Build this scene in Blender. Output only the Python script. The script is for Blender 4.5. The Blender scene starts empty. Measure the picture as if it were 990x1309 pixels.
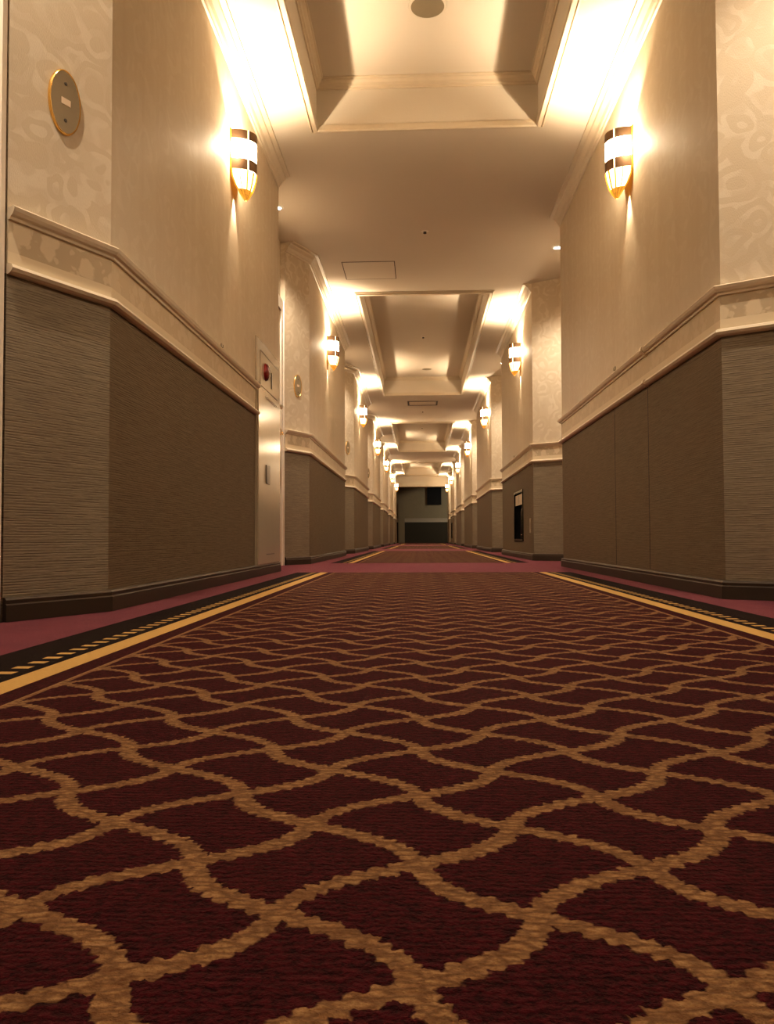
import bpy, math, random
from mathutils import Vector, Matrix
random.seed(4)
sc = bpy.context.scene
COL = sc.collection

# ------------------------------------------------------------------ dimensions (metres)
XL, XR = -0.9175, 1.0379          # faces of the projecting wall blocks
CX = 0.045                        # centre line of ceiling, carpet slightly right of it
CEIL = 2.565                      # low ceiling
COF = 2.84                        # raised ceiling inside the coffers
WN = 0.90                         # top of the woven wainscot
RT = 1.073                        # top of chair rail
Y0, YEND, YWALL = -3.2, 29.8, 34.5
LB = [(-1.95, 0.80), (2.27, 5.023), (6.435, 9.50), (10.80, 13.66), (15.0, 17.9), (19.2, 22.1), (23.4, 26.3), (27.5, YEND)]
RB = [(-1.50, 1.55), (2.7275, 5.77), (7.255, 9.98), (11.47, 14.45), (15.75, 18.65), (20.0, 22.9), (24.2, 27.15), (28.4, YEND)]
LFX, LFY, LDX = 0.150, 0.305, -1.105     # left chamfer size, door wall plane
RFX, RFY, RDX = 0.300, 0.190, 1.345      # right chamfer size, door wall plane
COFX0, COFX1 = -0.5876, 0.6774
COFFERS = [(-1.0, 4.41), (7.459, 12.77), (15.9, 21.2), (24.4, 29.25)]

# ------------------------------------------------------------------ node helper
class NT:
    def __init__(s, name):
        s.m = bpy.data.materials.new(name); s.m.use_nodes = True
        s.t = s.m.node_tree; s.n = s.t.nodes; s.l = s.t.links
        s.b = s.n['Principled BSDF']
        s._co = None
    def link(s, a, b): s.l.new(a, b)
    def inp(s, sock, v):
        if v is None: return
        if isinstance(v, bpy.types.NodeSocket): s.l.new(v, sock)
        else: sock.default_value = v
    def math(s, op, a, b=None, c=None, clamp=False):
        n = s.n.new('ShaderNodeMath'); n.operation = op; n.use_clamp = clamp
        s.inp(n.inputs[0], a); s.inp(n.inputs[1], b); s.inp(n.inputs[2], c)
        return n.outputs[0]
    def obj(s):
        if s._co is None: s._co = s.n.new('ShaderNodeTexCoord')
        return s._co.outputs['Object']
    def uv(s):
        if s._co is None: s._co = s.n.new('ShaderNodeTexCoord')
        return s._co.outputs['UV']
    def sep(s, v):
        n = s.n.new('ShaderNodeSeparateXYZ'); s.l.new(v, n.inputs[0]); return n.outputs
    def comb(s, x, y, z=0.0):
        n = s.n.new('ShaderNodeCombineXYZ'); s.inp(n.inputs[0], x); s.inp(n.inputs[1], y); s.inp(n.inputs[2], z); return n.outputs[0]
    def scale(s, v, k):
        n = s.n.new('ShaderNodeMapping'); s.l.new(v, n.inputs[0]); n.inputs['Scale'].default_value = k; return n.outputs[0]
    def noise(s, v, scale, detail=2, rough=.5, dist=0.0, color=False):
        n = s.n.new('ShaderNodeTexNoise'); s.l.new(v, n.inputs['Vector']); n.inputs['Scale'].default_value = scale
        n.inputs['Detail'].default_value = detail; n.inputs['Roughness'].default_value = rough; n.inputs['Distortion'].default_value = dist
        return n.outputs['Color'] if color else n.outputs['Fac']
    def voro(s, v, scale, feature='F1', out='Distance'):
        n = s.n.new('ShaderNodeTexVoronoi'); n.feature = feature; s.l.new(v, n.inputs['Vector']); n.inputs['Scale'].default_value = scale
        return n.outputs[out]
    def ramp(s, f, a, b, lo=0.0, hi=1.0, smooth=True):
        n = s.n.new('ShaderNodeMapRange'); n.interpolation_type = 'SMOOTHSTEP' if smooth else 'LINEAR'
        s.inp(n.inputs[0], f); n.inputs[1].default_value = a; n.inputs[2].default_value = b
        n.inputs[3].default_value = lo; n.inputs[4].default_value = hi
        return n.outputs[0]
    def mix(s, f, a, b, blend='MIX'):
        n = s.n.new('ShaderNodeMix'); n.data_type = 'RGBA'; n.blend_type = blend
        s.inp(n.inputs['Factor'], f)
        for k, v in ((6, a), (7, b)):
            if isinstance(v, (tuple, list)): v = tuple(v) + (1,) if len(v) == 3 else v
            s.inp(n.inputs[k], v)
        return n.outputs[2]
    def add(s, v, w):
        n = s.n.new('ShaderNodeVectorMath'); n.operation = 'ADD'; s.l.new(v, n.inputs[0]); s.l.new(w, n.inputs[1]); return n.outputs[0]
    def bump(s, h, strength, dist=0.002):
        n = s.n.new('ShaderNodeBump'); n.inputs['Strength'].default_value = strength; n.inputs['Distance'].default_value = dist
        s.l.new(h, n.inputs['Height']); s.l.new(n.outputs[0], s.b.inputs['Normal'])
    def set(s, color=None, rough=None, metal=None, spec=None, emit=None, es=None):
        if color is not None:
            if isinstance(color, (tuple, list)): color = tuple(color) + (1,) if len(color) == 3 else color
            s.inp(s.b.inputs['Base Color'], color)
        if rough is not None: s.inp(s.b.inputs['Roughness'], rough)
        if metal is not None: s.b.inputs['Metallic'].default_value = metal
        if spec is not None: s.b.inputs['Specular IOR Level'].default_value = spec
        if emit is not None: s.b.inputs['Emission Color'].default_value = tuple(emit) + (1,)
        if es is not None: s.b.inputs['Emission Strength'].default_value = es
        return s.m

def plain(name, color, rough=.5, metal=0.0, spec=.5, var=.06, nscale=25):
    t = NT(name)
    f = t.noise(t.obj(), nscale, 3)
    c = t.mix(f, tuple(x * (1 - var) for x in color), tuple(min(1, x * (1 + var)) for x in color))
    return t.set(c, rough, metal, spec)

# ------------------------------------------------------------------ materials
def mat_wallpaper(k=1.0, nm='cream_damask_wallpaper'):
    t = NT(nm); uv = t.uv()
    w = t.noise(uv, 7, 2, .5, color=True)
    warp = t.add(uv, t.scale(w, (.12, .12, 0)))
    d = t.voro(warp, 9.0, 'F1')
    rings = t.math('SINE', t.math('MULTIPLY', d, 17.0))
    scroll = t.ramp(rings, -.1, .35)
    blot = t.ramp(t.noise(warp, 11, 1), .46, .56)
    pat = t.math('MULTIPLY', scroll, t.math('ADD', t.math('MULTIPLY', blot, .7), .3))
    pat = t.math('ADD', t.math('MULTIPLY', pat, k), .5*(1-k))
    fine = t.noise(t.scale(uv, (1, .35, 1)), 420, 2)
    streak = t.noise(t.scale(uv, (1, .03, 1)), 14, 2)
    c = t.mix(pat, (.53, .445, .33), (.60, .52, .405))
    c = t.mix(t.ramp(fine, .3, .75, 0, .18), c, (.45, .37, .28))
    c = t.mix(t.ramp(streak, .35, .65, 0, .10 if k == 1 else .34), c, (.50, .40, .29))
    t.set(c, t.ramp(pat, 0, 1, .72, .58), 0, .25)
    t.bump(t.math('ADD', t.math('MULTIPLY', fine, .7), t.math('MULTIPLY', streak, .9)), .35, .003)
    return t.m

def mat_woven(k=1.0, nm='downlit_taupe_grasscloth'):
    t = NT(nm); uv = t.uv()
    a = t.noise(t.scale(uv, (7, 170, 1)), 1.0, 3, .6)
    b = t.noise(t.scale(uv, (55, 300, 1)), 1.0, 2)
    s = t.sep(uv)
    wob = t.math('MULTIPLY', t.noise(t.scale(uv, (2.5, 12, 1)), 1.0, 1), .004)
    line = t.math('SINE', t.math('MULTIPLY', t.math('ADD', s[1], wob), 2 * math.pi / .0072))
    dash = t.math('MULTIPLY', t.ramp(line, .15, .95), t.ramp(t.noise(t.scale(uv, (14, 118, 1)), 1.0, 1), .38, .58))
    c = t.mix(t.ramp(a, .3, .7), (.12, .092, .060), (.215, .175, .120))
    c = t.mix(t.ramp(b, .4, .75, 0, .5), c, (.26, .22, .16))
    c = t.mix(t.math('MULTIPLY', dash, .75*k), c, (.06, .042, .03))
    if k < 1: c = t.mix(.55, c, (.098, .060, .027))  # same cloth on the main walls, their dimmer light mixed into the colour
    else: c = t.mix(.22, c, (.36, .31, .23))  # chamfer copy, downlight brightness painted into the colour
    big = t.noise(uv, 3.0, 2)
    c = t.mix(t.ramp(big, .3, .7, 0, .22), c, (.15, .10, .06))
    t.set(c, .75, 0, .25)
    t.bump(t.math('SUBTRACT', t.math('ADD', a, t.math('MULTIPLY', b, .4)), dash), .5, .002)
    return t.m

def mat_border(k=1.0, nm='floral_border_paper'):
    t = NT(nm); uv = t.uv(); s = t.sep(uv)
    w = t.noise(uv, 30, 2, color=True)
    warp = t.add(uv, t.scale(w, (.035, .035, 0)))
    d = t.voro(warp, 15.0, 'F1')
    leaf = t.ramp(d, .40, .52, 1, 0)
    d2 = t.voro(warp, 34.0, 'F1')
    leaf2 = t.math('MULTIPLY', t.ramp(d2, .22, .34, 1, 0), .7)
    f = t.math('MAXIMUM', leaf, leaf2)
    zone = t.math('MULTIPLY', t.math('GREATER_THAN', s[1], .958), t.math('LESS_THAN', s[1], 1.036))
    inner = t.mix(f, (.45, .36, .245) if k == 1 else (.50, .40, .27), (.58, .48, .34) if k == 1 else (.54, .44, .305))
    c = t.mix(zone, (.62, .52, .37), inner)
    t.set(c, .6, 0, .3)
    t.bump(t.math('MULTIPLY', f, zone), .15, .002)
    return t.m

def mat_carpet_plain():
    t = NT('mauve_carpet'); o = t.obj()
    f = t.noise(o, 260, 3, .7); g = t.noise(o, 12, 2)
    c = t.mix(t.ramp(f, .3, .7), (.080, .015, .026), (.195, .050, .072))
    c = t.mix(t.ramp(g, .3, .7, 0, .35), c, (.20, .05, .065))
    t.set(c, .95, 0, .1)
    t.b.inputs['Sheen Weight'].default_value = .1
    t.b.inputs['Sheen Tint'].default_value = (1, .75, .75, 1)
    t.bump(f, .8, .006)
    return t.m

def mat_runner():
    t = NT('patterned_runner_carpet'); o = t.obj(); s = t.sep(o)
    # woven tufts: every row of tufts is one step of the line
    row = .0066
    jit = t.math('MULTIPLY', t.math('SUBTRACT', t.noise(o, 160, 2), .5), .010)
    ry = t.math('ADD', s[1], jit)
    yq = t.math('MULTIPLY', t.math('ADD', t.math('FLOOR', t.math('DIVIDE', ry, row)), .5), row)
    fr = t.math('FRACT', t.math('DIVIDE', ry, row))
    x = t.math('ADD', s[0], t.math('MULTIPLY', t.math('SUBTRACT', t.noise(o, 120, 2), .5), .010))
    # soften the steps a little so the tufts overlap
    yy = t.math('ADD', t.math('MULTIPLY', yq, .8), t.math('MULTIPLY', ry, .2))
    PX, PY, A, XO, YO = .1458, .0682, .0170, -.0025, .3765
    n = t.math('DIVIDE', t.math('SUBTRACT', yy, YO), PY)
    pn = t.math('MULTIPLY', n, math.pi)
    wave = t.math('ADD', t.math('MULTIPLY', t.math('SINE', pn), A), t.math('MULTIPLY', t.math('SUBTRACT', t.math('COSINE', pn), 1.0), .0032))
    xs = t.math('DIVIDE', t.math('SUBTRACT', t.math('SUBTRACT', x, XO), wave), PX)
    slope = t.math('MULTIPLY', t.math('COSINE', pn), A * math.pi / PY)
    out = None
    for sg in (1, -1):
        ph = t.math('MULTIPLY_ADD', n, -.5 * sg, xs)
        dist = t.math('ABSOLUTE', t.math('SUBTRACT', t.math('FRACT', t.math('ADD', ph, 100.5)), .5))
        dx = t.math('MULTIPLY', dist, PX)
        m = t.math('ADD', slope, sg * PX * .5 / PY)
        g = t.math('SQRT', t.math('ADD', t.math('MULTIPLY', m, m), 1.0))
        wd = t.math('SUBTRACT', t.math('MULTIPLY', g, .0078), dx)
        out = wd if out is None else t.math('MAXIMUM', out, wd)
    lat = t.ramp(out, -.0007, .0012)
    # borders across
    r = t.math('ABSOLUTE', t.math('SUBTRACT', s[0], .072))
    def band(a, b):
        return t.math('MULTIPLY', t.math('GREATER_THAN', r, a), t.math('LESS_THAN', r, b))
    inside = t.math('LESS_THAN', r, .594)
    thin = band(.594, .604)
    gold = band(.643, .690)
    black = band(.690, .86)
    dashx = band(.712, .741)
    dy = t.math('FRACT', t.math('DIVIDE', t.math('SUBTRACT', s[1], 1.207), .0525))
    dash = t.math('MULTIPLY', dashx, t.math('LESS_THAN', dy, .42))
    goldf = t.math('MAXIMUM', t.math('MAXIMUM', t.math('MULTIPLY', lat, inside), thin), t.math('MAXIMUM', gold, dash))
    f1 = t.noise(o, 330, 3, .7); f2 = t.noise(t.scale(o, (1, 2.2, 1)), 95, 2)
    tuft = t.math('SUBTRACT', 1.0, t.math('MULTIPLY', t.math('ABSOLUTE', t.math('SUBTRACT', fr, .5)), 1.2))
    cell = t.math('ADD', t.math('MULTIPLY', f1, .6), t.math('MULTIPLY', f2, .4))
    maroon = t.mix(t.ramp(cell, .36, .66), (.012, .001, .0022), (.060, .005, .009))
    goldc = t.mix(t.ramp(cell, .36, .66), (.17, .095, .042), (.36, .225, .110))
    goldc = t.mix(t.math('MULTIPLY', t.math('LESS_THAN', r, .62), .35), goldc, (.20, .105, .050))
    goldc = t.mix(t.math('MULTIPLY', t.ramp(tuft, .4, .75, 1, 0), .35), goldc, (.16, .07, .03))
    bead = t.voro(t.scale(o, (1, 2.3, 1)), 62, 'DISTANCE_TO_EDGE')
    goldc = t.mix(t.math('MULTIPLY', t.math('LESS_THAN', r, .60), t.ramp(bead, .0, .26, .58, 0)), goldc, (.075, .030, .014))
    goldc = t.mix(t.math('GREATER_THAN', r, .63), goldc, t.mix(f1, (.42, .25, .085), (.55, .36, .13)))
    c = t.mix(black, maroon, (.0075, .003, .0035))
    c = t.mix(goldf, c, goldc)
    t.set(c, .95, 0, .1)
    t.b.inputs['Sheen Weight'].default_value = .03
    t.b.inputs['Sheen Tint'].default_value = (1, .7, .5, 1)
    h = t.math('ADD', t.math('MULTIPLY', cell, .9), t.math('ADD', t.math('MULTIPLY', tuft, .25), t.math('MULTIPLY', goldf, .3)))
    t.bump(h, .9, .005)
    return t.m

def mat_ceiling():
    t = NT('ceiling_plaster'); o = t.obj()
    f = t.noise(o, 90, 3, .6); g = t.noise(o, 1.6, 2)
    c = t.mix(g, (.55, .49, .41), (.59, .53, .44))
    t.set(c, .8, 0, .2)
    t.bump(f, .18, .003)
    return t.m

def mat_glow(name, c, s):
    t = NT(name)
    f = t.noise(t.obj(), 9, 1)
    t.set((.9, .85, .7), .4, 0, .5, c)
    t.inp(t.b.inputs['Emission Strength'], t.ramp(f, .2, .8, s * .9, s * 1.1))
    return t.m

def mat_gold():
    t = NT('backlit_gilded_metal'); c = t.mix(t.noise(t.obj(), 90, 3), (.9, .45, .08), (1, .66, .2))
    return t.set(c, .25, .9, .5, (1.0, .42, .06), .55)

M = dict(
    paper=mat_wallpaper(), paper2=mat_wallpaper(.30, 'cream_streaked_wallpaper'), woven=mat_woven(), woven_shaded=mat_woven(.45, 'shaded_taupe_grasscloth'), border=mat_border(), border2=mat_border(.3, 'plain_border_paper'), mauve=mat_carpet_plain(), runner=mat_runner(),
    ceil=mat_ceiling(),
    mould=plain('cream_painted_moulding', (.70, .60, .46), .38, 0, .5),
    cornice=plain('painted_cornice', (.54, .46, .35), .5, 0, .4),
    base=plain('dark_brown_baseboard', (.042, .029, .019), .45, 0, .35),
    baselip=plain('dark_brown_baseboard_lip', (.060, .042, .027), .5, 0, .35),
    jamb=plain('white_door_frame', (.78, .70, .60), .35, 0, .5),
    door=plain('beige_door', (.52, .42, .30), .45),
    steel=plain('painted_steel_cabinet', (.60, .53, .43), .17, .4, .6, .04, 6),
    darkline=plain('dark_gap', (.05, .035, .025), .7),
    brass=plain('polished_brass', (.95, .62, .22), .18, 1, .5, .05, 60),
    gold=mat_gold(),
    bronze=plain('dark_bronze_band', (.20, .125, .075), .33, .8, .5),
    brassplate=plain('satin_brass_plate', (.20, .155, .095), .42, .4, .5),
    chrome=plain('chrome', (.8, .8, .8), .12, 1),
    red=plain('red_lens', (.16, .004, .004), .12, 0, .7),
    grille=plain('speaker_grille', (.20, .165, .11), .6),
    white=plain('white_plastic', (.72, .68, .60), .4),
    black=plain('black_gloss', (.010, .009, .008), .15, 0, .6),
    blackm=plain('black_matt', (.012, .011, .011), .6, 0, .3),
    cream=plain('cream_card', (.62, .48, .34), .5),
    grey=plain('grey_handle', (.22, .20, .18), .35, .6),
    lobby=plain('grey_lobby_wallpaper', (.46, .38, .25), .7, 0, .3, .05, 5),
    lobbyw=plain('dark_lobby_wainscot', (.10, .085, .06), .8, 0, .2),
    glow=mat_glow('lit_sconce_glass', (1.0, .80, .52), 26),
    glowlow=mat_glow('lit_lower_glass', (1.0, .72, .36), 4),
    lens=mat_glow('lit_downlight_lens', (1.0, .94, .86), 40),
)

# ------------------------------------------------------------------ mesh helper
class MB:
    def __init__(s): s.v = []; s.f = []; s.uv = []; s.mi = []
    def face(s, pts, uvs=None, mi=0):
        i = len(s.v); s.v += [tuple(p) for p in pts]; s.f.append(list(range(i, i + len(pts))))
        s.uv.append(uvs or [(p[0] + p[1], p[2]) for p in pts]); s.mi.append(mi)
    def box(s, a, b, mi=0):
        (x0, y0, z0), (x1, y1, z1) = a, b
        c = [(x0,y0,z0),(x1,y0,z0),(x1,y1,z0),(x0,y1,z0),(x0,y0,z1),(x1,y0,z1),(x1,y1,z1),(x0,y1,z1)]
        for q in ((3,2,1,0),(4,5,6,7),(0,1,5,4),(1,2,6,5),(2,3,7,6),(3,0,4,7)): s.face([c[k] for k in q], None, mi)
    def build(s, name, mats, parent=None, weld=True, smooth=False, bevel=0, kind=None):
        me = bpy.data.meshes.new(name); me.from_pydata(s.v, [], s.f)
        u = me.uv_layers.new(name='UVMap'); k = 0
        for p, uvs in zip(me.polygons, s.uv):
            for li, c in zip(p.loop_indices, uvs): u.data[li].uv = c
        for m in (mats if isinstance(mats, list) else [mats]): me.materials.append(m)
        for p, i in zip(me.polygons, s.mi): p.material_index = i
        if weld:
            import bmesh
            bm = bmesh.new(); bm.from_mesh(me); bmesh.ops.remove_doubles(bm, verts=bm.verts, dist=1e-5); bm.to_mesh(me); bm.free()
        if smooth:
            for p in me.polygons: p.use_smooth = True
        o = bpy.data.objects.new(name, me); COL.objects.link(o)
        if parent: o.parent = parent
        if bevel:
            b = o.modifiers.new('bevel', 'BEVEL'); b.width = bevel; b.segments = 2; b.limit_method = 'ANGLE'
        if smooth:
            e = o.modifiers.new('es', 'EDGE_SPLIT'); e.split_angle = math.radians(38)
        if kind: o['kind'] = kind
        return o

def wallpath(mb, pts, z0, z1, mi=0, u0=0.0, holes=()):
    """vertical faces along a plan polyline, uv in metres"""
    u = u0
    for a, b in zip(pts, pts[1:]):
        L = math.dist(a, b)
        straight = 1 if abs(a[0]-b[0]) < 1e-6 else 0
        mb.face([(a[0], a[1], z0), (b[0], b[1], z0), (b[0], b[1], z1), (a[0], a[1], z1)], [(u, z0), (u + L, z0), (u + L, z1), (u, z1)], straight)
        u += L

def sweep(mb, pts, prof, sign, mi=0, cap=True):
    """profile [(offset, z)] closed, swept along plan polyline; offset goes to the left of travel * sign"""
    n = len(pts); dirs = []
    for a, b in zip(pts, pts[1:]):
        L = math.dist(a, b); dirs.append(((b[0]-a[0])/L, (b[1]-a[1])/L))
    nor = [(-d[1]*sign, d[0]*sign) for d in dirs]
    rings = []; u = 0
    for i in range(n):
        if i == 0: m = nor[0]
        elif i == n-1: m = nor[-1]
        else:
            a, b = nor[i-1], nor[i]; k = 1 + a[0]*b[0] + a[1]*b[1]
            m = ((a[0]+b[0])/k, (a[1]+b[1])/k)
        if i: u += math.dist(pts[i-1], pts[i])
        rings.append(([(pts[i][0]+m[0]*o, pts[i][1]+m[1]*o, z) for o, z in prof], u))
    P = len(prof)
    for (r0, u0), (r1, u1) in zip(rings, rings[1:]):
        for k in range(P):
            j = (k+1) % P
            q = [r0[k], r1[k], r1[j], r0[j]]
            mb.face(q, [(u0, q[0][2]), (u1, q[1][2]), (u1, q[2][2]), (u0, q[3][2])], mi)
    if cap:
        mb.face(rings[0][0], None, mi); mb.face(list(reversed(rings[-1][0])), None, mi)

def tag(o, label, cat, group=None):
    o['label'] = label; o['category'] = cat
    if group: o['group'] = group
    return o
def thing(name, loc, label, cat, group=None, rotz=0, kind=None):
    o = bpy.data.objects.new(name, None); COL.objects.link(o); o.location = loc; o.rotation_euler = (0, 0, rotz)
    o.empty_display_size = .05
    if kind: o['kind'] = kind
    if label: tag(o, label, cat, group)
    return o
def copytree(o, parent=None):
    c = o.copy(); COL.objects.link(c)
    if parent: c.parent = parent; c.matrix_parent_inverse = o.matrix_parent_inverse
    for ch in list(o.children): copytree(ch, c)
    return c

# ------------------------------------------------------------------ floor
mb = MB(); mb.face([(-4, Y0, 0), (4.5, Y0, 0), (4.5, YWALL+.5, 0), (-4, YWALL+.5, 0)])
mb.build('floor', M['mauve'], kind='structure')

runs = [(Y0+.02, 4.82, 'near patterned maroon and gold lattice carpet filling the foreground floor'),
        (6.66, 12.80, 'second patterned lattice carpet panel beyond the first plain mauve cross strip'),
        (15.15, 21.2, 'third patterned lattice carpet panel beyond the second plain mauve cross strip'),
        (23.5, 29.6, 'farthest patterned carpet panel in front of the dark end lobby')]
for a, b, lab in runs:
    m = MB(); m.box((.072-.835, a, .0002), (.072+.835, b, .001))
    tag(m.build('carpet_runner', M['runner'], bevel=0), lab, 'carpet', 'patterned carpet panels along the corridor floor')

# ------------------------------------------------------------------ walls
def side_path(side):
    """plan polylines: list of (block polyline incl. chamfer + return), list of alcove door-wall segments"""
    B, X, fx, fy, DX, sg = (LB, XL, LFX, LFY, LDX, -1) if side == 'L' else (RB, XR, RFX, RFY, RDX, 1)
    blocks = []
    for i, (s, e) in enumerate(B):
        p = [(X + sg*fx, s - fy), (X, s), (X, e), (DX, e)]
        blocks.append(p)
    return blocks, B, X, DX, sg, fx, fy

NICHES = {2: (7.985, 8.685, .185, .690), 6: (25.75, 26.45, .20, .70)}   # recesses in right hand blocks
for side, nm in (('L', 'left'), ('R', 'right')):
    blocks, B, X, DX, sg, fx, fy = side_path(side)
    up, lo, capm, bord, lowm, bs, lip, corn = MB(), MB(), MB(), MB(), MB(), MB(), MB(), MB()
    s1 = 1 if side == 'R' else -1      # which side of travel the corridor is on
    for i, p in enumerate(blocks):
        u0 = i * 4.1 + (7 if side == 'R' else 0)
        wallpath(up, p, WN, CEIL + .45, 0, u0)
        if side == 'R' and i in NICHES:
            n0, n1, z0, z1 = NICHES[i]
            wallpath(lo, p[:2], 0, WN, 0, u0)
            ua = u0 + math.dist(p[0], p[1])
            ys = [p[1][1], n0, n1, p[2][1]]; zs = [0, z0, z1, WN]
            for a in range(3):
                for b in range(3):
                    if a == 1 and b == 1: continue
                    lo.face([(X, ys[a], zs[b]), (X, ys[a+1], zs[b]), (X, ys[a+1], zs[b+1]), (X, ys[a], zs[b+1])],
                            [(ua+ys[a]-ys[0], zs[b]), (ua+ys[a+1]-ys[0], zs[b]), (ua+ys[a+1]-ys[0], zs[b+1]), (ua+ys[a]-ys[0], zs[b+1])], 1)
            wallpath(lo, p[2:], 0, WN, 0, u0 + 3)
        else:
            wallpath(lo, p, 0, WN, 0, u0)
        # door wall of the alcove in front of this block (from previous block end to chamfer start)
        ye = B[i-1][1] if i else Y0
        a, b = (DX, ye), (DX, p[0][1]-.0)
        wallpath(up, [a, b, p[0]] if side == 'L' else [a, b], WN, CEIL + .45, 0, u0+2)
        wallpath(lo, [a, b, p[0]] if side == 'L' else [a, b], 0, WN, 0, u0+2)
        # trims on block
        prof_cap = [(0, 1.040), (.010, 1.041), (.013, 1.048), (.020, 1.052), (.026, 1.060), (.030, 1.069), (.026, RT), (0, RT)]
        prof_low = [(0, .898), (.010, .899), (.018, .904), (.024, .912), (.020, .921), (.010, .925), (0, .926)]
        pb = [(0, .924), (.0035, .924), (.0035, 1.042), (0, 1.042)]
        q = p[:-1] + [(p[-2][0] + (p[-1][0]-p[-2][0])*.98, p[-1][1])]
        segs = [q]
        if side == 'L' and i == 1:     # the steel cabinet interrupts the rails
            segs = [[q[0], q[1], (X, 4.335)], [(X, 4.995), q[2], q[3]]]
        for sgm in segs:
            sweep(capm, sgm, prof_cap, s1); sweep(lowm, sgm, prof_low, s1); sweep(bord, sgm, pb, s1)
        sweep(bs, q, [(0, .001), (.016, .001), (.016, .043), (.013, .046), (.010, .047), (0, .047)], s1)
        sweep(lip, q, [(0, .0465), (.012, .0465), (.014, .056), (.010, .062), (0, .063)], s1)
        # ceiling cornice
        pc = [(0, CEIL-.075), (.010, CEIL-.074), (.014, CEIL-.064), (.022, CEIL-.058), (.030, CEIL-.040), (.050, CEIL-.024), (.054, CEIL-.014), (.078, CEIL-.010), (.080, CEIL+.004), (0, CEIL+.004)]
        if side == 'L': cp = [p[0], p[1], (X, p[2][1]-.03)]
        else: cp = [(X, p[1][1]+.0), (X, p[2][1]-.03)]
        sweep(corn, cp, pc, s1)
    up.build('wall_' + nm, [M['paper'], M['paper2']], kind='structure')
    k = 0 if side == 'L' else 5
    lo.build('trim_%d' % (k+1), [M['woven'], M['woven_shaded']], kind='structure')
    capm.build('trim_%d' % (k+2), M['mould'], kind='structure')
    bord.mi = [1 if max(abs(bord.v[f_[0]][0]-bord.v[q_][0]) for q_ in f_) < .004 and max(abs(bord.v[f_[0]][1]-bord.v[q_][1]) for q_ in f_) > .4 else 0 for f_ in bord.f]
    bord.build('trim_%d' % (k+3), [M['border'], M['border2']], kind='structure')
    lowm.build('trim_%d' % (k+4), M['mould'], kind='structure')
    corn.build('trim_%d' % (k+5), M['cornice'], kind='structure')
    b = bs.build('baseboard_' + nm, M['base'], kind='structure')
    lip.build('baseboard_lip', M['baselip'], b)

# panel seams on the near right wall
for y in (4.219, 3.605):
    m = MB(); m.box((XR-.0012, y-.0022, .064), (XR+.004, y+.0022, .898));
    m.build('trim_11' if y > 4 else 'trim_12', M['darkline'], kind='structure')
m = MB(); sweep(m, [(XR, 3.59), (XR, 3.62)], [(0, 1.036), (.014, 1.038), (.034, 1.060), (.034, 1.072), (.030, 1.077), (0, 1.077)], 1)
m.build('trim_13', M['mould'], kind='structure')
m = MB(); sweep(m, [(XR, 3.59), (XR, 3.62)], [(0, .895), (.012, .896), (.028, .910), (.024, .925), (0, .929)], 1)
m.build('trim_14', M['mould'], kind='structure')

# ------------------------------------------------------------------ ceiling with coffers
m = MB(); XA, XB = -1.6, 1.9
ycur = Y0
for (a, b) in COFFERS:
    m.face([(XA, ycur, CEIL), (XB, ycur, CEIL), (XB, a, CEIL), (XA, a, CEIL)])
    m.face([(XA, a, CEIL), (COFX0, a, CEIL), (COFX0, b, CEIL), (XA, b, CEIL)])
    m.face([(COFX1, a, CEIL), (XB, a, CEIL), (XB, b, CEIL), (COFX1, b, CEIL)])
    c = [(COFX0, a), (COFX1, a), (COFX1, b), (COFX0, b)]
    for k in range(4):
        p, q = c[k], c[(k+1) % 4]
        m.face([(p[0], p[1], CEIL), (q[0], q[1], CEIL), (q[0], q[1], COF), (p[0], p[1], COF)])
    m.face([(COFX0, a, COF), (COFX1, a, COF), (COFX1, b, COF), (COFX0, b, COF)])
    ycur = b
m.face([(XA, ycur, CEIL), (XB, ycur, CEIL), (XB, YEND, CEIL), (XA, YEND, CEIL)])
m.build('ceiling', M['ceil'], kind='structure')
ti = 15
for (a, b) in COFFERS:
    m = MB()
    loop = [(COFX0, (a+b)/2), (COFX0, a), (COFX1, a), (COFX1, b), (COFX0, b), (COFX0, (a+b)/2)]
    sweep(m, loop, [(-.036, CEIL+.001), (-.036, CEIL-.009), (-.027, CEIL-.012), (-.025, CEIL-.002), (-.019, CEIL-.002), (-.017, CEIL-.022), (.006, CEIL-.026), (.012, CEIL-.018), (.012, CEIL+.010), (.004, CEIL+.014), (0, CEIL+.016)], 1, cap=False)
    m.build('trim_%d' % ti, M['cornice'], kind='structure'); ti += 1
    m = MB()
    sweep(m, loop, [(0, COF-.056), (.008, COF-.055), (.010, COF-.046), (.018, COF-.042), (.022, COF-.028), (.034, COF-.018), (.036, COF-.010), (.044, COF-.007), (.044, COF+.001), (0, COF+.001)], 1, cap=False)
    m.build('trim_%d' % ti, M['cornice'], kind='structure'); ti += 1

# ------------------------------------------------------------------ end beam and lobby, back wall
m = MB(); m.box((LDX-.3, YEND, 2.16), (RDX+.3, YEND+.35, CEIL+.45)); m.build('wall_beam', M['ceil'], kind='structure')
m = MB()
m.face([(-4, YWALL, WN), (4.5, YWALL, WN), (4.5, YWALL, 3.0), (-4, YWALL, 3.0)])
m.face([(-4, YEND+.35, 0), (-4, YWALL, 0), (-4, YWALL, 3.0), (-4, YEND+.35, 3.0)])
m.face([(4.5, YWALL, 0), (4.5, YEND+.35, 0), (4.5, YEND+.35, 3.0), (4.5, YWALL, 3.0)])
m.face([(-4, YEND+.35, 0), (LDX-.0, YEND+.35, 0), (LDX-.0, YEND+.35, 3.0), (-4, YEND+.35, 3.0)])
m.face([(RDX, YEND+.35, 0), (4.5, YEND+.35, 0), (4.5, YEND+.35, 3.0), (RDX, YEND+.35, 3.0)])
m.build('wall_end', M['lobby'], kind='structure')
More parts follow.
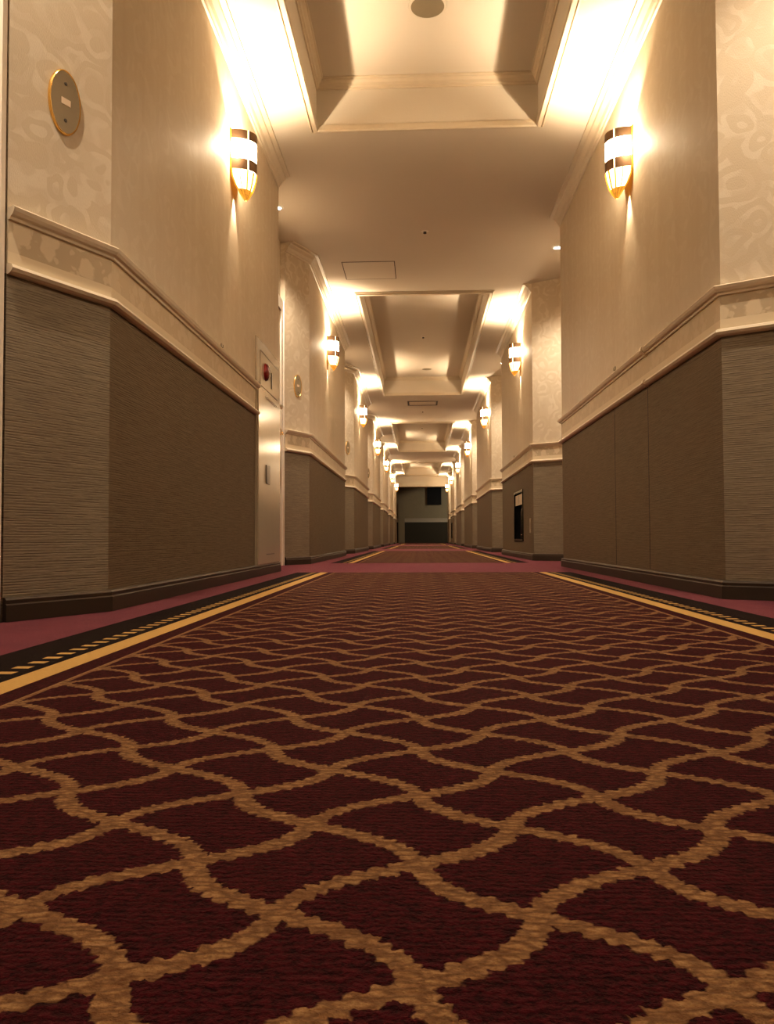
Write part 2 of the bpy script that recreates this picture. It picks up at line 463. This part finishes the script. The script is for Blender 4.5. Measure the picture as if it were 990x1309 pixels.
m = MB(); m.face([(-4, YEND+.3, 2.75), (4.5, YEND+.3, 2.75), (4.5, YWALL, 2.75), (-4, YWALL, 2.75)]); m.build('ceiling_lobby', M['ceil'], kind='structure')
m = MB(); m.box((-4, YWALL-.012, 0), (4.5, YWALL+.01, WN)); m.build('trim_30', M['lobbyw'], kind='structure')
m = MB(); m.box((-4, YWALL-.03, WN), (4.5, YWALL+.01, WN+.14)); m.box((-4, YWALL-.06, WN+.14), (4.5, YWALL+.01, RT)); m.build('trim_31', M['mould'], kind='structure')
m = MB(); m.box((-.98, YWALL-.10, .0), (-.70, YWALL-.03, 1.75)); m.build('trim_32', M['lobby'], kind='structure')
m = MB(); m.face([(XA-.5, Y0, 0), (XB+.5, Y0, 0), (XB+.5, Y0, 3.0), (XA-.5, Y0, 3.0)]); m.build('wall_back', M['paper'], kind='structure')

# closures of the last blocks
for nm, X, DX in (('left', XL, LDX), ('right', XR, RDX)):
    m = MB(); m.box((min(X, DX), YEND-.005, 0), (max(X, DX), YEND+.36, 2.16)); m.build('wall_end_pier_' + nm, M['paper'], kind='structure')

o = thing('wall_panel', (.60, YWALL-.06, 1.68), 'black rectangular panel hanging high on the dim far end wall', 'panel')
m = MB(); m.box((-.29, -.03, 0), (.29, .055, .72)); m.build('panel_body', M['blackm'], o, bevel=.004)
m = MB()
for a, b in (((-.31, -.04, -.02), (.31, -.02, .02)), ((-.31, -.04, .70), (.31, -.02, .74)), ((-.31, -.04, .02), (-.27, -.02, .70)), ((.27, -.04, .02), (.31, -.02, .70))): m.box(a, b)
m.build('panel_frame', M['blackm'], o)

# ------------------------------------------------------------------ alcove doors
dn = 1
def make_door(side, ye, ys):
    """casing + slab + handle in an alcove from ye to ys (facing the corridor)"""
    global dn
    X = LDX if side == 'L' else RDX
    s = 1 if side == 'L' else -1
    root = thing('door_%d' % dn, (X, (ye+ys)/2, 0), None, None, kind='structure'); dn += 1
    h = (ys-ye)/2 - .012; cw = .095; H = 2.08; d = .030
    m = MB()
    xs = sorted((0, s*d)); m.box((xs[0], -h, 0), (xs[1], -h+cw, H)); m.box((xs[0], h-cw, 0), (xs[1], h, H)); m.box((xs[0], -h+cw, H-cw), (xs[1], h-cw, H))
    xs = sorted((0, s*(d+.008)))
    m.box((xs[0], -h, 0), (xs[1], -h+.022, H)); m.box((xs[0], h-.022, 0), (xs[1], h, H))
    fr = m.build('door_frame', M['jamb'], root)
    m = MB(); xs = sorted((s*.002, s*.018)); m.box((xs[0], -h+cw+.002, .008), (xs[1], h-cw-.002, H-cw-.002)); m.build('door_slab', M['door'], root)
    m = MB(); xs = sorted((s*.018, s*.03)); m.box((xs[0], h-cw-.12, .92), (xs[1], h-cw-.06, 1.08))
    xs = sorted((s*.03, s*.06)); m.box((xs[0], h-cw-.11, 1.0), (xs[1], h-cw-.085, 1.025)); xs = sorted((s*.048, s*.06)); m.box((xs[0], h-cw-.21, 1.0), (xs[1], h-cw-.11, 1.022))
    m.build('door_handle', M['brass'], root)
    return root
for B, side, fy in ((LB, 'L', LFY), (RB, 'R', RFY)):
    for i in range(1, len(B)):
        make_door(side, B[i-1][1], B[i][0]-fy)

# ------------------------------------------------------------------ sconces
def ellipse(rx, ry, z, n=20, off=.008):
    """half ellipse in plan: depth rx along +x, half width ry along y, from the wall"""
    return [(off + rx*math.sin(math.pi*k/n), -ry*math.cos(math.pi*k/n), z) for k in range(n+1)]
def shell(mb, rings, inner=None):
    for a, b in zip(rings, rings[1:]):
        for k in range(len(a)-1): mb.face([a[k], a[k+1], b[k+1], b[k]])
def thick_shell(mb, specs, t=.002, n=20):
    o = [ellipse(sp[0], sp[1], sp[2], n, sp[3] if len(sp) > 3 else .008) for sp in specs]
    i = [ellipse(max(sp[0]-t, .001), max(sp[1]-t, .001), sp[2], n, sp[3] if len(sp) > 3 else .008) for sp in specs]
    shell(mb, o); shell(mb, [list(reversed(r)) for r in i])
    for a, b in ((o[0], i[0]), (i[-1], o[-1])):
        for k in range(n): mb.face([a[k], b[k], b[k+1], a[k+1]])

sco = thing('wall_sconce', (0, 0, 0), 'x', 'wall lamp')
DEP, HW = .108, .082
m = MB()
zt, zm = .243, .040
m.box((.0005, -HW-.006, zm), (.009, HW+.006, zt))
# the plate leans away from the wall below the shade, down to the tip
LOW = [(.104, .081, .045, .008), (.096, .075, .010, .010), (.070, .056, -.030, .024), (.036, .030, -.060, .042), (.010, .009, -.078, .056)]
for a, b in zip(LOW, LOW[1:]):
    for s_ in (0, .003):
        q = [(a[3]-s_, -a[1]-.004, a[2]), (a[3]-s_, a[1]+.004, a[2]), (b[3]-s_, b[1]+.004, b[2]), (b[3]-s_, -b[1]-.004, b[2])]
        m.face(q if s_ else list(reversed(q)))
    for q in (1, -1):
        m.face([(a[3]-.003, q*(a[1]+.004), a[2]), (a[3]+.005, q*(a[1]+.004), a[2]), (b[3]+.005, q*(b[1]+.004), b[2]), (b[3]-.003, q*(b[1]+.004), b[2])])
m.build('backplate', M['gold'], sco)
m = MB(); thick_shell(m, [(DEP-.003, HW-.002, .070), (DEP-.003, HW-.002, .225)]); m.build('glass_shade', M['glow'], sco, smooth=True)
for z0, z1 in ((.195, .240), (.045, .098)):
    m = MB(); thick_shell(m, [(DEP, HW, z0), (DEP, HW, z1)]); m.build('metal_band', M['bronze'], sco, smooth=True)
for tt in (math.pi*.25, math.pi*.75):
    cx_, cy_ = .008 + (DEP+.0012)*math.sin(tt), -(HW+.0012)*math.cos(tt)
    tx, ty = math.cos(tt)*DEP, math.sin(tt)*HW; L_ = math.hypot(tx, ty); tx, ty = tx/L_*.0034, ty/L_*.0034
    for z0, z1 in ((.045, .098), (.195, .240)):
        m = MB(); m.face([(cx_-tx, cy_-ty, z0), (cx_+tx, cy_+ty, z0), (cx_+tx, cy_+ty, z1), (cx_-tx, cy_-ty, z1)]); m.build('glass_strip', M['glowlow'], sco)
m = MB(); thick_shell(m, LOW[:4]); m.build('lower_glass', M['glowlow'], sco, smooth=True)
m = MB()
thick_shell(m, [(LOW[4][0], LOW[4][1], LOW[4][2]-.004, LOW[4][3]), (LOW[3][0]+.003, LOW[3][1]+.003, LOW[3][2], LOW[3][3]), (.060, .049, -.040, .030)])
for k in range(9):
    t = math.pi*k/8
    pts = [(off + (rx+.001)*math.sin(t), -(ry+.001)*math.cos(t), z) for rx, ry, z, off in LOW]
    w = .0030
    tx, ty = -math.cos(t)*w, math.sin(t)*w
    na = (math.sin(t)*.003, -math.cos(t)*.003)
    for a, b in zip(pts, pts[1:]):
        m.face([(a[0]+na[0]-ty, a[1]+na[1]+tx, a[2]), (b[0]+na[0]-ty, b[1]+na[1]+tx, b[2]), (b[0]+na[0]+ty, b[1]+na[1]-tx, b[2]), (a[0]+na[0]+ty, a[1]+na[1]-tx, a[2])])
        for q in (1, -1):
            m.face([(a[0]-q*ty, a[1]+q*tx, a[2]), (b[0]-q*ty, b[1]+q*tx, b[2]), (b[0]+na[0]-q*ty, b[1]+na[1]+q*tx, b[2]), (a[0]+na[0]-q*ty, a[1]+na[1]+q*tx, a[2])])
m.build('gilded_cup', M['gold'], sco)
# bulb
import bmesh
bm = bmesh.new(); bmesh.ops.create_uvsphere(bm, u_segments=12, v_segments=8, radius=.016)
bmesh.ops.transform(bm, matrix=Matrix.Translation((.052, 0, .135)) @ Matrix.Diagonal((1, 1, 1.5, 1)), verts=bm.verts)
me = bpy.data.meshes.new('bulb'); bm.to_mesh(me); bm.free(); me.materials.append(M['glowlow'])
ob = bpy.data.objects.new('bulb', me); COL.objects.link(ob); ob.parent = sco

WARM = (1.0, .785, .54)
def lamp(name, kind, energy, loc, parent, size=.01, color=WARM, **kw):
    L = bpy.data.lights.new(name, kind); L.energy = energy; L.color = color
    L.shadow_soft_size = size
    for k, v in kw.items(): setattr(L, k, v)
    o = bpy.data.objects.new(name, L); COL.objects.link(o); o.location = loc; o.parent = parent
    return o
UP_W, DOWN_W, SIDE_W = 52.0, 16.0, 8.5
lamp('bulb_light', 'POINT', UP_W, (.058, 0, .197), sco, .011)
lamp('lower_light', 'SPOT', DOWN_W, (.018, 0, -.050), sco, .010, spot_size=math.radians(60), spot_blend=.8)
# slits of light beside the shade next to the wall
for s in (-1, 1): lamp('side_light', 'POINT', SIDE_W, (.035, s*(HW+.018), .145), sco, .012)

ZS = 1.965
LS = [-.40, 3.80, 7.72, 11.75, 15.85, 19.9, 24.1, 28.3]
RS = [-.40, 3.87, 8.10, 12.0, 16.3, 20.6, 25.1, 29.0]
ords = ['', 'nearest', 'second', 'third', 'fourth', 'fifth', 'sixth', 'farthest']
extraL = {1: 'nearest lit brass sconce on left wall, between oval brass plate and steel cabinet', 7: 'farthest lit sconce on left wall, beside the dark end lobby'}
extraR = {1: 'nearest lit brass sconce on right wall, its tapered gilded cup pointing down', 2: 'second lit sconce on right wall, above the dark recess in the wainscot', 7: 'farthest lit sconce on right wall, beside the dark end lobby'}
for side, Ys, X, ex in (('left', LS, XL, extraL), ('right', RS, XR, extraR)):
    for i, y in enumerate(Ys):
        if side == 'left' and i == 0: c = sco
        else: c = copytree(sco)
        c.location = (X, y, ZS); c.rotation_euler = (0, 0, 0 if side == 'left' else math.pi)
        c['group'] = 'lit sconces along the corridor walls'
        if i == 0: c['label'] = 'lit brass sconce on %s wall behind the viewpoint' % side
        else: c['label'] = ex.get(i, '%s lit brass sconce from the viewpoint along the %s wall' % (ords[i], side))

# ------------------------------------------------------------------ recessed downlights in the alcoves
dl = thing('downlight', (0, 0, CEIL), 'x', 'ceiling light')
def disc(mb, r0, r1, z0, z1, n=28):
    for k in range(n):
        a, b = 2*math.pi*k/n, 2*math.pi*(k+1)/n
        if r0 == 0: mb.face([(r1*math.cos(a), r1*math.sin(a), z1), (r1*math.cos(b), r1*math.sin(b), z1), (0, 0, z0)])
        else: mb.face([(r0*math.cos(a), r0*math.sin(a), z0), (r1*math.cos(a), r1*math.sin(a), z1), (r1*math.cos(b), r1*math.sin(b), z1), (r0*math.cos(b), r0*math.sin(b), z0)])
m = MB(); disc(m, .028, .042, -.007, -.005); disc(m, .042, .044, -.005, -.0005); m.build('trim_ring', M['white'], dl)
m = MB(); disc(m, 0, .028, -.010, -.004); m.build('lens', M['lens'], dl, smooth=True)
lamp('downlight_lamp', 'SPOT', 95.0, (0, 0, -.02), dl, .02, (1.0, .84, .66), spot_size=math.radians(140), spot_blend=.5)
DLp = [(-1.0, 1.30, 'left', 'above the doorway beside the near left wall corner'), (-1.007, 5.47, 'left', 'small bright recessed downlight over the left door alcove just past the steel cabinet')]
DL = [(-1.0, b[1]+.45) for b in LB[1:-1]]; DL[0] = (-1.007, 5.47); DL = [(-1.0, 1.35)] + DL
DR = [(1.12, b[1]+.58) for b in RB[1:-1]]; DR = [(1.18, 1.85)] + DR
words = ['nearest', 'second', 'third', 'fourth', 'fifth', 'sixth', 'farthest']
first = True
for side, P in (('left', DL), ('right', DR)):
    for i, (x, y) in enumerate(P):
        c = dl if first else copytree(dl); first = False
        c.location = (x, y, CEIL); c['group'] = 'recessed downlights over the door alcoves'
        if i == 1:
            c['label'] = 'small bright recessed downlight over the %s door alcove, past the near %s wall' % (side, side)
        else: c['label'] = 'small round recessed downlight over the %s door alcove on the %s side' % (words[i], side)

# ------------------------------------------------------------------ oval brass plates
def oval(root_loc, ang, label):
    o = thing('oval_wall_plate', root_loc, label, 'wall plate', 'oval brass plates on the left wall corners', rotz=ang)
    m = MB(); n = 40
    def ring(rx, rz, d): return [(d, rx*math.cos(2*math.pi*k/n), rz*math.sin(2*math.pi*k/n)) for k in range(n)]
    R = [ring(.053, .092, 0), ring(.053, .092, .005), ring(.051, .090, .008), ring(.048, .087, .0068)]
    for a, b in zip(R, R[1:]):
        for k in range(n): j = (k+1) % n; m.face([a[k], a[j], b[j], b[k]])
    m.build('rim', M['brass'], o, smooth=True)
    m = MB(); m.face(ring(.0485, .0875, .0068)); m.build('plate_face', M['brassplate'], o)
    for z in (.052, -.052):
        m = MB(); mm = [( .0085, .0045*math.cos(2*math.pi*k/12), z+.0045*math.sin(2*math.pi*k/12)) for k in range(12)]
        bb = [(.0068, p[1]*1.2, z+(p[2]-z)*1.2) for p in mm]
        m.face(mm)
        for k in range(12): m.face([bb[k], bb[(k+1) % 12], mm[(k+1) % 12], mm[k]])
        m.build('screw', M['darkline'], o)
    m = MB(); m.box((.0068, -.014, -.008), (.0080, .016, .010)); m.build('white_tab', M['cream'], o)
    return o
la = math.atan2(LFX, LFY)   # chamfer direction
nrm = Vector((LFY, -LFX, 0)).normalized()
oy = [(2.27, 'nearest large oval brass cover plate high on the near left wall corner'),
      (6.435, 'second oval brass cover plate, on the wall corner past the steel cabinet'),
      (10.80, 'third oval brass cover plate, on the third left wall corner'),
      (15.0, 'farthest oval brass cover plate, on the fourth left wall corner')]
for s, lab in oy:
    t = .5
    px, py = XL - LFX*t*1.0, s - LFY*t
    oval((px + nrm.x*.0005, py + nrm.y*.0005, 1.445 if s > 3 else 1.432), math.atan2(nrm.y, nrm.x), lab)

# ------------------------------------------------------------------ steel cabinet (left)
cab = thing('service_cabinet', (XL, 4.66, 0), 'tall pale painted steel service cabinet set into the left wall with red lamp', 'cabinet')
m = MB(); m.box((-.002, -.355, .056), (.010, .345, 1.345)); m.build('cabinet_body', M['steel'], cab)
dr = MB(); dr.box((.010, -.340, .066), (.018, .330, 1.062)); d = dr.build('door', M['steel'], cab, bevel=.0015)
m = MB(); m.box((.018, -.135, .53), (.0245, -.035, .64)); m.build('flush_handle', M['grey'], d, bevel=.002)
m = MB(); m.box((.018, -.14, 1.030), (.021, .20, 1.042)); m.build('name_strip', M['chrome'], d)
m = MB(); m.box((.0178, -.11, .116), (.0190, .13, .121)); m.build('vent_slot', M['darkline'], d)
m = MB(); m.box((.010, -.27, 1.085), (.0135, .285, 1.280)); up = m.build('upper_panel', M['steel'], cab)
m = MB(); m.box((.0130, -.27, 1.280), (.0142, .285, 1.2835)); m.box((.0100, -.34, 1.064), (.0112, .33, 1.068)); m.build('panel_gap', M['darkline'], cab)
m = MB(); m.box((.0135, .045, 1.12), (.020, .062, 1.215)); m.build('signal_strip', M['grey'], up)
# red dome lamp
lampo = MB(); n = 24
rings = []
for a in [0, .12, .3, .5, .7, .85, 1.0]:
    r = .049*math.cos(a*math.pi/2*.98); x = .0135 + .006 + .020*math.sin(a*math.pi/2)
    rings.append([(x, -.125 + r*math.cos(2*math.pi*k/n), 1.185 + r*math.sin(2*math.pi*k/n)) for k in range(n)])
base = [(.0135, -.125 + .052*math.cos(2*math.pi*k/n), 1.185 + .052*math.sin(2*math.pi*k/n)) for k in range(n)]
rings = [base] + rings
for a, b in zip(rings, rings[1:]):
    for k in range(n): j = (k+1) % n; lampo.face([a[k], a[j], b[j], b[k]])
lampo.face(rings[-1])
rl = lampo.build('red_signal_lamp', M['red'], up, smooth=True)
rl['label'] = 'glossy red dome lamp'

# ------------------------------------------------------------------ small hooks above the rail
for X, y, z, s, lab in ((XR, 4.19, 1.105, -1, 'tiny metal hook above the rail on near right wall'),
                        (XL, 3.565, 1.10, 1, 'tiny metal hook above the rail on near left wall'),
                        (XR, 8.685, 1.105, -1, 'tiny metal hook above the rail over the dark recess on right wall')):
    h = thing('wall_hook', (X, y, z), lab, 'hook', 'small hooks above the chair rail', rotz=0 if s > 0 else math.pi)
    m = MB(); m.box((0, -.008, -.012), (.003, .008, .012)); m.build('hook_plate', M['brassplate'], h)
    m = MB(); m.box((.003, -.003, -.009), (.010, .003, -.005)); m.box((.008, -.003, -.005), (.010, .003, .006)); m.build('hook_arm', M['brassplate'], h)

# ------------------------------------------------------------------ recess with extinguisher (right)
for bi, (n0, n1, z0, z1) in NICHES.items():
    near = bi == 2
    w = (n1-n0)/2; cy = (n0+n1)/2; hh = z1-z0
    o = thing('wall_recess_box', (XR, cy, z0), 'black framed recess box in the right wainscot %s' % ('below the second sconce' if near else 'far down the corridor'), 'recess box', 'black recess boxes in the right wall', rotz=math.pi)
    m = MB()   # frame, x toward corridor
    for a, b in (((-.01, -w-.012, hh-.012), (.010, w+.012, hh+.012)), ((-.01, -w-.012, -.012), (.010, w+.012, .012)), ((-.01, -w-.012, .012), (.010, -w+.012, hh-.012)), ((-.01, w-.012, .012), (.010, w+.012, hh-.012))): m.box(a, b)
    m.build('frame', M['black'], o)
    D = .17; m = MB()
    m.face([(-D, -w, 0), (-D, w, 0), (-D, w, hh), (-D, -w, hh)])
    m.face([(0, -w, 0), (0, w, 0), (-D, w, 0), (-D, -w, 0)]); m.face([(0, -w, hh), (0, w, hh), (-D, w, hh), (-D, -w, hh)])
    m.face([(0, -w, 0), (-D, -w, 0), (-D, -w, hh), (0, -w, hh)]); m.face([(0, w, 0), (-D, w, 0), (-D, w, hh), (0, w, hh)])
    m.build('liner', M['blackm'], o)
    if near:
        m = MB(); m.box((-.012, -w+.012, hh-.135), (-.006, w-.012, hh-.025)); c = m.build('cream_notice', M['cream'], o)
        m = MB(); m.box((-.0058, -.05, hh-.12), (-.0050, -.02, hh-.04)); m.build('notice_mark', M['grey'], c)
        # extinguisher lying upright in the recess
        e = thing('fire_extinguisher', (XR+.085, cy+.05, z0+.0005), 'dark fire extinguisher with a pale ring standing in the black recess box', 'extinguisher')
        m = MB(); n = 24
        prof = [(.0, .0), (.056, .0), (.060, .006), (.060, .30), (.052, .33), (.030, .35), (.018, .355), (.018, .375), (0, .375)]
        for (r0, q0), (r1, q1) in zip(prof, prof[1:]):
            for k in range(n):
                a, b = 2*math.pi*k/n, 2*math.pi*(k+1)/n
                pts = [(r0*math.cos(a), r0*math.sin(a), q0), (r0*math.cos(b), r0*math.sin(b), q0), (r1*math.cos(b), r1*math.sin(b), q1), (r1*math.cos(a), r1*math.sin(a), q1)]
                if r0 == 0: pts = pts[1:]
                elif r1 == 0: pts = pts[:3]
                m.face(pts)
        m.build('cylinder_body', M['black'], e, smooth=True)
        m = MB()
        for k in range(n):
            a, b = 2*math.pi*k/n, 2*math.pi*(k+1)/n
            for ra, za, rb, zb in ((.0605, .05, .0615, .055), (.0615, .055, .0605, .06)):
                m.face([(ra*math.cos(a), ra*math.sin(a), za), (ra*math.cos(b), ra*math.sin(b), za), (rb*math.cos(b), rb*math.sin(b), zb), (rb*math.cos(a), rb*math.sin(a), zb)])
        m.build('ring', M['chrome'], e)
        m = MB(); m.box((-.012, -.06, .368), (.012, .05, .385)); m.box((-.010, -.08, .39), (.010, .03, .40)); m.build('lever', M['grey'], e)

o = thing('switch_plate', (XR, 7.45, .325), 'narrow beige cover plate on wainscot between recess box and wall corner', 'switch plate', rotz=math.pi)
m = MB(); m.box((0, -.045, -.068), (.006, .045, .068)); m.build('plate_cover', plain('beige_plate', (.30, .22, .15), .4), o, bevel=.002)
m = MB(); m.box((.006, -.012, -.030), (.009, .012, .030)); m.build('toggle', M['grey'], o)

# ------------------------------------------------------------------ ceiling fittings
def speaker(x, y, r, lab):
    o = thing('ceiling_speaker', (x, y, COF), lab, 'speaker', 'round speaker grilles in the raised ceiling')
    m = MB(); disc(m, r*.96, r*1.08, -.006, -.004, 40); disc(m, r*1.08, r*1.10, -.004, -.0003, 40); m.build('rim', M['ceil'], o)
    m = MB(); disc(m, 0, r*.96, -.0055, -.0055, 40); m.build('grille', M['grille'], o)
speaker(.047, 3.80, .086, 'round beige speaker grille in the nearest raised ceiling')
speaker(.108, 12.15, .075, 'round beige speaker grille in the second raised ceiling')
def head(x, y, z, lab):
    o = thing('ceiling_sprinkler', (x, y, z), lab, 'sprinkler', 'small sprinkler heads on the ceiling centre line')
    m = MB(); disc(m, .012, .028, -.006, -.0005, 20); m.build('rosette', M['white'], o)
    m = MB(); disc(m, 0, .012, -.020, -.018, 12); disc(m, .012, .012, -.018, -.0035, 12); m.build('nozzle', M['darkline'], o)
head(.044, 5.96, CEIL, 'small round sprinkler head on the low ceiling past the first raised ceiling')
head(.046, 10.2, COF, 'small sprinkler head inside the second raised ceiling')
head(.050, 14.56, CEIL, 'small sprinkler head behind the ceiling air vent')
head(.047, 18.7, COF, 'small sprinkler head inside the third raised ceiling')
# access hatch
o = thing('ceiling_hatch', (-.437, 6.82, CEIL), 'rectangular ceiling access hatch with a thin dark outline', 'hatch')
w, l = .228, .225
m = MB()
for a, b in (((-w, -l, -.0022), (w, -l+.006, -.0004)), ((-w, l-.006, -.0022), (w, l, -.0004)), ((w-.006, -l+.006, -.0022), (w, l-.006, -.0004)), ((-w, -l+.006, -.0022), (-w+.006, l-.006, -.0004))): m.box(a, b)
m.build('hatch_outline', M['darkline'], o)
m = MB(); m.box((-w+.008, -l+.008, -.0026), (w-.008, l-.008, -.0004)); m.build('hatch_panel', M['ceil'], o)
# vent
o = thing('air_vent', (.045, 13.65, CEIL), 'flat rectangular air vent with dark slots in the low ceiling', 'vent')
w, l = .262, .22
m = MB(); m.box((-w, -l, -.004), (w, l, -.0004)); m.build('vent_plate', M['ceil'], o)
m = MB()
for a, b in (((-w, -l, -.006), (w, -l+.05, -.0042)), ((-w, l-.05, -.006), (w, l, -.0042)), ((-w, -l+.05, -.006), (-w+.03, l-.05, -.0042)), ((w-.03, -l+.05, -.006), (w, l-.05, -.0042))): m.box(a, b)
m.build('vent_slot', M['darkline'], o)

# ------------------------------------------------------------------ lobby light (cool, from the right)
L = bpy.data.lights.new('lobby_light', 'SPOT'); L.energy = 75; L.color = (1.0, .96, .80); L.shadow_soft_size = .05; L.spot_size = math.radians(58); L.spot_blend = .3
lo_ = bpy.data.objects.new('lobby_light', L); COL.objects.link(lo_); lo_.location = (2.6, 31.8, 2.0)
lo_.rotation_euler = (Vector((.75, YWALL, .85)) - lo_.location).to_track_quat('-Z', 'Y').to_euler()

w = bpy.data.worlds.new('world'); sc.world = w; w.use_nodes = True
w.node_tree.nodes['Background'].inputs[0].default_value = (.55, .42, .30, 1); w.node_tree.nodes['Background'].inputs[1].default_value = .05

# ------------------------------------------------------------------ camera
yaw, pit, rol, h, f = -0.0428, 0.0332, -0.0036, 0.2112, 1003.28
fw = Vector((math.sin(yaw)*math.cos(pit), math.cos(yaw)*math.cos(pit), math.sin(pit)))
r = fw.cross(Vector((0, 0, 1))).normalized(); u = r.cross(fw)
r2 = r*math.cos(rol) + u*math.sin(rol); u2 = -r*math.sin(rol) + u*math.cos(rol)
cam = bpy.data.cameras.new('camera'); co = bpy.data.objects.new('camera', cam); COL.objects.link(co)
mw = Matrix((( r2.x, u2.x, -fw.x, 0), (r2.y, u2.y, -fw.y, 0), (r2.z, u2.z, -fw.z, h), (0, 0, 0, 1)))
co.matrix_world = mw
cam.sensor_fit = 'VERTICAL'; cam.sensor_height = 36; cam.lens = 36*f/1309; cam.clip_start = .01
cam.dof.use_dof = False
sc.camera = co

sc.cycles.use_denoising = True
sc.cycles.max_bounces = 7; sc.cycles.diffuse_bounces = 5; sc.cycles.glossy_bounces = 3
sc.cycles.sample_clamp_indirect = 4.0
sc.view_settings.view_transform = 'Standard'
sc.view_settings.look = 'Medium High Contrast'
sc.view_settings.exposure = 0.02
